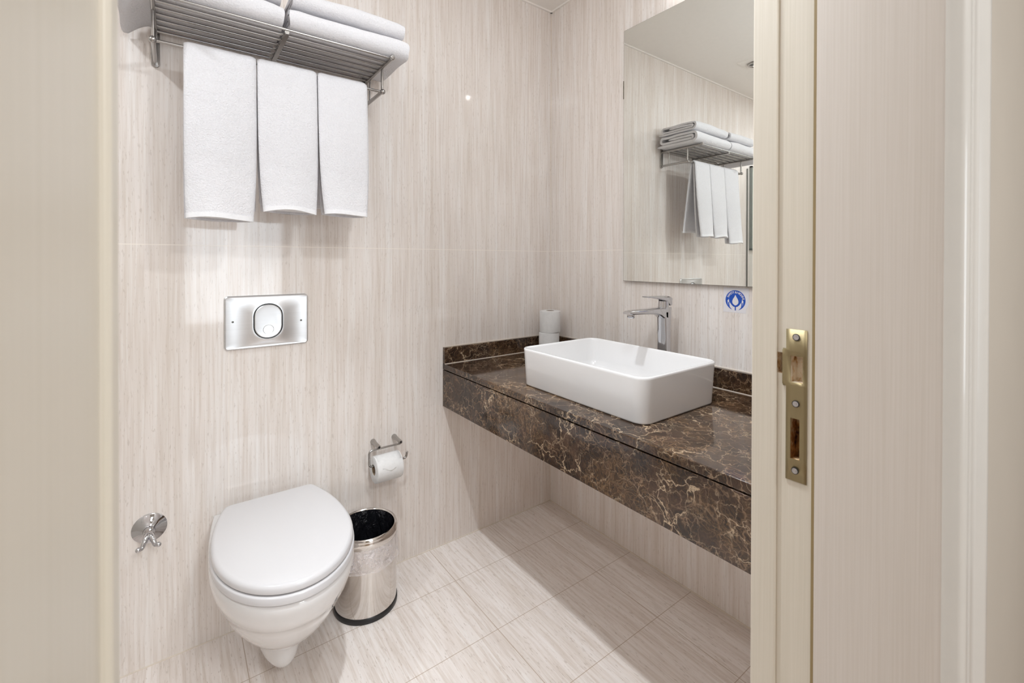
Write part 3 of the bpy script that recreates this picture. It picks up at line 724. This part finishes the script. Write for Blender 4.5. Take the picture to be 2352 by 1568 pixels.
# ------------------------------------------------------------------ hanging towels (folded lengthwise, draped over the rail)
def hang_towel(label, x0, x1, b0, b1, zf, zb, seed, ybulge):
    """x0..x1 at the rail, b0..b1 at the front hem; zf / zb: hem heights of front and back falls"""
    t = thing('hanging_towel', label, 'towel', ((x0 + x1) / 2, RY, RZ2), 'hand towels on the hanging rail')
    rnd = random.Random(seed); ph = rnd.random() * 6
    T = .0065     # half thickness
    def centre(s, u):
        # s: 0 front hem .. 1 rail top .. 2 back hem
        top = RZ2 + .0125
        if s < 1:
            k = 1 - s; z = top - (top - zf) * k; y = RY - .0125 - .028 * k ** 1.1 - .008 * k
            if k < .03: y = RY - .0125 * (k / .03) ** .5
            xa = x0 + (b0 - x0) * k ** 4; xb = x1 + (b1 - x1) * k ** 4
        else:
            k = s - 1; z = top - (top - zb) * k; y = RY + .0125 + .055 * k
            if k < .03: y = RY + .0125 * (k / .03) ** .5
            xa = x0 + .012 * k + .004; xb = x1 + .008 * k
        x = xa + (xb - xa) * u
        y += -ybulge * math.sin(PI * u) * k * (1 if s < 1 else -1) + .0018 * math.sin(7 * u + ph + 2 * k) * k
        z += (.006 * math.sin(PI * u) + .0025 * math.sin(5 * u + ph)) * k ** 6
        return Vector((x, y, z))
    S = [0, .006, .02, .04] + [.04 + .93 * i / 26 for i in range(1, 27)] + [.98, .99, 1.0, 1.01, 1.02] + [1.02 + .95 * i / 22 for i in range(1, 23)] + [1.985, 2.0]
    bm = bmesh.new(); rs = []
    N = 22
    for s in S:
        a, b = [], []
        for i in range(N + 1):
            u = i / N; p = centre(s, u); q = centre(min(2, s + .002), u) - centre(max(0, s - .002), u)
            nrm = Vector((0, -q.z, q.y)).normalized(); 
            if s < .0: nrm = nrm
            edge = min(1, min(u, 1 - u) * 14) ** .5
            d = T * (.35 + .65 * edge) + .0011 * noise.noise(p * 40 + Vector((seed, 0, 0)))
            if s in (0, 2.0): d *= .6
            a.append(p + nrm * d); b.append(p - nrm * d)
        rs.append(a + b[::-1])
    rings(bm, rs); obj('cloth', bm, m_towel, t, angle=75)
    # woven hem band at the front and the back
    for s0, s1 in ((-.001, .026), (2.001, 1.975)):
        bm = bmesh.new(); rs = []
        for s in (s0, s0 + (s1 - s0) * .3, s0 + (s1 - s0) * .7, s1):
            a, b = [], []
            for i in range(N + 1):
                u = i / N; sc_ = min(max(s, 0), 2); p = centre(sc_, u); p.z += (-.0012 if s in (-.001, 2.001) else 0)
                nrm = Vector((0, 1, 0)) if s > 1 else Vector((0, -1, 0))
                edge = min(1, min(u, 1 - u) * 14) ** .5
                d = T * (.35 + .65 * edge) + .0019
                a.append(p + nrm * d); b.append(p - nrm * d)
            rs.append(a + b[::-1])
        rings(bm, rs); obj('hem', bm, m_hem, t, angle=75)
    # the folded-in rear layer showing at the left edge
    bm = bmesh.new(); rs = []
    for j in range(13):
        k = j / 12; y = RY - .002 - .016 * k
        xl = x0 + (b0 - x0) * k ** 4 - .0040 * k + .001; xr = x1 + (b1 - x1) * k ** 4 - .004
        fr, bk = [], []
        for q in range(13):
            u = q / 12; z = RZ2 + .004 - (RZ2 - zf + .004) * k - .004 * math.sin(PI * u) * k ** 6 - .003 * (u - .5) * k ** 6
            fr.append((xl + (xr - xl) * u, y - .004 - ybulge * .3 * math.sin(PI * u) * k, z)); bk.append((xl + (xr - xl) * u, y + .004, z))
        rs.append(fr + bk[::-1])
    rings(bm, rs); obj('inner_fold', bm, m_towel, t, angle=50)
    return t
hang_towel('white towel at the left end of the hanging rail, longest of the three', .020, .2065, .024, .194, 1.418, 1.46, 1, .022)
hang_towel('white towel in the middle of the three hanging from the rail', .2095, .3875, .222, .378, 1.452, 1.49, 2, .015)
hang_towel('white towel at the right end of the hanging rail nearest the corner', .3905, .5600, .405, .547, 1.452, 1.48, 3, .012)

# ------------------------------------------------------------------ folded towels on the shelf
def folded(label, x0, x1, yf, yb, z0, h, seed, droop=0, droop_l=.055, xo=0):
    t = thing('folded_towel', label, 'towel', ((x0 + x1) / 2, (yf + yb) / 2, z0), 'bath towels folded on the shelf')
    th = h / 4.05; rnd = random.Random(seed)
    def arc(cy, cz, r, a0, a1, n=8): return [(cy + r * math.cos(math.radians(a0 + (a1 - a0) * i / n)), cz + r * math.sin(math.radians(a0 + (a1 - a0) * i / n))) for i in range(n + 1)]
    R1 = h / 2 - th / 2  # outer fold
    zc = h / 2
    path = [(yb - .004, th / 2)] + [(yb - .03 - i * (yb - .03 - yf - h / 2) / 8, th / 2) for i in range(8)]
    path += arc(yf + h / 2, zc, R1, 270, 90, 12)
    path += [(yf + h / 2 + i * (yb - .02 - R1 - yf - h / 2) / 8, zc + R1) for i in range(1, 9)]
    r2 = (R1 - th * .0 - (zc + R1 - (th * 1.52 + th * .5)) * 0); r2 = (R1 * 2 - th) / 2
    path += arc(yb - .02 - R1, zc + R1 - r2, r2, 90, -90, 8)
    zz = zc + R1 - 2 * r2
    path += [(yb - .02 - R1 - i * (yb - .02 - R1 - yf - h * .62) / 6, zz) for i in range(1, 7)]
    r3 = th * .52
    path += arc(yf + h * .62, zz + r3, r3, 270, 90, 6)
    path += [(yf + h * .62 + i * (yb - .06 - R1 - yf - h * .62) / 5, zz + 2 * r3) for i in range(1, 6)]
    n = len(path); hw = th * .41
    a, b = [], []
    for i, p in enumerate(path):
        q0, q1 = Vector(path[max(0, i - 1)]), Vector(path[min(n - 1, i + 1)]); d = (q1 - q0).normalized(); nr = Vector((-d.y, d.x))
        e = .4 if i in (0, n - 1) else 1
        a.append(Vector(p) + nr * hw * e); b.append(Vector(p) - nr * hw * e)
    NX = 30; bm = bmesh.new(); rowsA, rowsB = [], []
    for j in range(NX + 1):
        u = j / NX; x = x0 + (x1 - x0) * u; endk = min(1, min(u, 1 - u) * 16)
        ra, rb = [], []
        for lst, row in ((a, ra), (b, rb)):
            for i, p in enumerate(lst):
                y, z = p; 
                w1 = noise.noise(Vector((x * 9, y * 9, seed * 3.1))) * .005; w2 = noise.noise(Vector((x * 22, z * 30, seed + i * .15))) * .0016
                sq = 1 - .06 * (1 - endk)
                Z = z0 + max(.0006, z * sq * (1 + .05 * math.sin(3 * u + seed)) + w1 * min(1, z / h) + w2 * min(1, z / th * .4))
                X = x + noise.noise(Vector((i * .23, seed, u * 2))) * .006 * (1 if u > .5 else -1) * (2 * abs(u - .5)) ** 4
                Y = y + w2
                if droop and X < -droop_l:
                    k = (-droop_l - X); dd = droop * min(1, k / .055) ** 1.4
                    Z -= dd; X += k * .12
                row.append(bm.verts.new((X, Y, Z)))
        rowsA.append(ra); rowsB.append(rb)
    for j in range(NX):
        for i in range(n - 1):
            bm.faces.new((rowsA[j][i], rowsA[j][i + 1], rowsA[j + 1][i + 1], rowsA[j + 1][i]))
            bm.faces.new((rowsB[j][i + 1], rowsB[j][i], rowsB[j + 1][i], rowsB[j + 1][i + 1]))
        for i in (0, n - 1): bm.faces.new((rowsA[j][i], rowsB[j][i], rowsB[j + 1][i], rowsA[j + 1][i]))
    for j in (0, NX):
        for i in range(n - 1): bm.faces.new((rowsA[j][i], rowsB[j][i], rowsB[j][i + 1], rowsA[j][i + 1]))
    obj('cloth', bm, m_towel, t, angle=80, merge=False); return t
ZT = SZ + .0056
folded('folded white towel, bottom of the right pile on the shelf', .289, .682, 1.548, 1.838, ZT, .070, 11)
folded('folded white towel, top of the right pile on the shelf', .300, .672, 1.562, 1.835, ZT + .0785, .056, 12)
folded('folded white towel, bottom of the left pile, sagging over the shelf end', -.135, .272, 1.550, 1.838, ZT, .068, 13, droop=.036, droop_l=.066)
folded('folded white towel, top of the left pile on the shelf', -.058, .268, 1.560, 1.835, ZT + .0765, .056, 14)

# ------------------------------------------------------------------ recessed downlight seen in the mirror
dl = thing('recessed_downlight', 'square white recessed downlight in the ceiling seen in the mirror', 'ceiling light', (.09, 1.49, H))
bm = bmesh.new(); cxx, cyy = .09, 1.49
rings(bm, [[(x, y, H) for x, y in rrect(cxx, cyy, .085, .085, .004, 3)], [(x, y, H - .007) for x, y in rrect(cxx, cyy, .083, .083, .004, 3)], [(cxx + .052 * math.cos(a), cyy + .052 * math.sin(a), H - .006) for a in [math.radians(3.75 + 0) + 0 for _ in range(0)]] or [(x, y, H - .010) for x, y in rrect(cxx, cyy, .054, .054, .0535, 3)]])
obj('trim_plate', bm, m_ceil, dl, smooth=False)
bm = bmesh.new(); lathe(bm, [(.052, -.011), (.050, -.020), (.040, -.022), (.036, -.016), (.034, -.010)], (cxx, cyy, H), n=32); obj('gimbal_ring', bm, m_steel, dl)
bm = bmesh.new(); lathe(bm, [(.034, -.0105), (.030, -.013), (.001, -.014)], (cxx, cyy, H), n=32); obj('lens', bm, m_profile, dl)

# ------------------------------------------------------------------ assumed wall lamp above the door (inside), chrome body without glass
wl = thing('assumed_wall_lamp', 'round chrome wall lamp assumed above the bathroom door', 'wall lamp', (LAMP_POS.x, YD, LAMP_POS.z))
bm = bmesh.new(); lathe(bm, [(.045, 0), (.045, .008), (.03, .014), (.012, .016), (.012, .045)], (LAMP_POS.x, YD, LAMP_POS.z), 'Y', 32); obj('wall_mount', bm, m_chrome, wl)
bm = bmesh.new(); lathe(bm, [(.026, 0), (.034, .004), (.034, .010), (.026, .010)], (LAMP_POS.x, YD + .042, LAMP_POS.z), 'Y', 32); obj('lamp_collar', bm, m_chrome, wl)

def downlight(label, cxx, cyy, group=None):  # trim rings for the assumed, unseen ceiling spots
    t = thing('assumed_spotlight', label, 'ceiling light', (cxx, cyy, H))
    bm = bmesh.new(); lathe(bm, [(.058, 0), (.057, -.004), (.046, -.006), (.040, -.002), (.038, -.0005)], (cxx, cyy, H), n=40, cap0=False, cap1=False); obj('trim_ring', bm, m_ceil, t)
    return t
downlight('assumed round recessed spotlight in the shower ceiling at the left end', -.80, 1.10)
downlight('assumed round recessed spotlight in the ceiling between toilet and door', .379, .75)
# ------------------------------------------------------------------ body of the added ceiling fill lamp and the small lamp assumed over the mirror
cl = thing('added_fill_lamp', 'round lamp added for fill light in the middle of the bathroom ceiling', 'ceiling light', (.72, .95, H))
bm = bmesh.new(); lathe(bm, [(.165, 0), (.165, -.030), (.160, -.036), (.153, -.036), (.153, -.022)], (.72, .95, H), n=48); obj('fill_lamp_base', bm, m_casing, cl)
ml = thing('assumed_mirror_lamp', 'small chrome spot lamp assumed on the wall above the mirror', 'wall lamp', (XW, 1.064, 2.41))
bm = bmesh.new(); tube(bm, [(XW, 1.064, 2.416), (1.592, 1.064, 2.416), (1.583, 1.064, 2.408)], .006, 12); lathe(bm, [(.022, -.006), (.022, 0)], (XW, 1.064, 2.416), 'X', 24); obj('lamp_arm', bm, m_chrome, ml)
bm = bmesh.new(); lathe(bm, [(.012, .016), (.024, .012), (.026, .0), (.024, .0), (.022, .010)], (1.582, 1.064, 2.393), 'Z', 28); obj('lamp_shade', bm, m_chrome, ml)
bm = bmesh.new(); ball(bm, (1.582, 1.064, 2.3895), .014); obj('bulb', bm, m_bulb, ml)

# ------------------------------------------------------------------ shower screen at the left and the pane beyond it (seen in the mirror)
ss = thing('shower_screen', 'clear glass shower screen in a slim grey profile at the left end of the room', 'shower screen', (-.53, YW, 0))
obj('wall_profile', B(-.533, -.527, YW - .010, YW - .0005, 0, 2.05), m_profile, ss, smooth=False)
obj('glass_panel', B(-.532, -.528, 1.05, YW - .02, .012, 2.04), m_screen, ss, smooth=False)
pn = thing('window_2', None, None, (-.78, YW, 1.385), kind='structure')
bm = bmesh.new(); a0, a1, b0, b1 = -1.05, -.575, 1.385, 2.075
for q in ((a0, a1, b0, b0 + .014), (a0, a1, b1 - .010, b1), (a0, a0 + .010, b0, b1), (a1 - .012, a1, b0, b1)): box(bm, q[0], q[1], YW - .020, YW - .0005, q[2], q[3])
obj('window_frame', bm, m_profile, pn, smooth=False)
obj('window_pane', B(a0 + .008, a1 - .010, YW - .012, YW - .0008, b0 + .012, b1 - .008), m_frost, pn, smooth=False)

# bedroom furnishing reflected in the tiles: curtains either side of the window
for i, (x0, x1) in enumerate(((-.35, .10), (1.12, 1.6))):
    bm = bmesh.new(); rs = []
    n = 40
    for z in (.05, 1.2, 2.45): rs.append([(x0 + (x1 - x0) * k / n, BY + .14 + .03 * math.sin(k * 1.3), z) for k in range(n + 1)])
    rings(bm, rs, False, False, closed=False)
    o = obj('curtain', bm, m_curtain, None, origin=((x0 + x1) / 2, BY + .14, .05), angle=80)
    tag(o, ['white curtain left of the bedroom window', 'white curtain right of the bedroom window'][i], 'curtain', 'bedroom curtains')
    so = o.modifiers.new('solid', 'SOLIDIFY'); so.thickness = .002
bm = bmesh.new(); tube(bm, [(-.45, BY + .14, 2.47), (1.7, BY + .14, 2.47)], .012, 12); box(bm, -.44, -.42, BY, BY + .14, 2.46, 2.48); box(bm, 1.66, 1.68, BY, BY + .14, 2.46, 2.48)
tag(obj('curtain_rail', bm, m_steel, None, origin=(.6, BY + .14, 2.47)), 'steel curtain rail above the bedroom window', 'curtain rail')
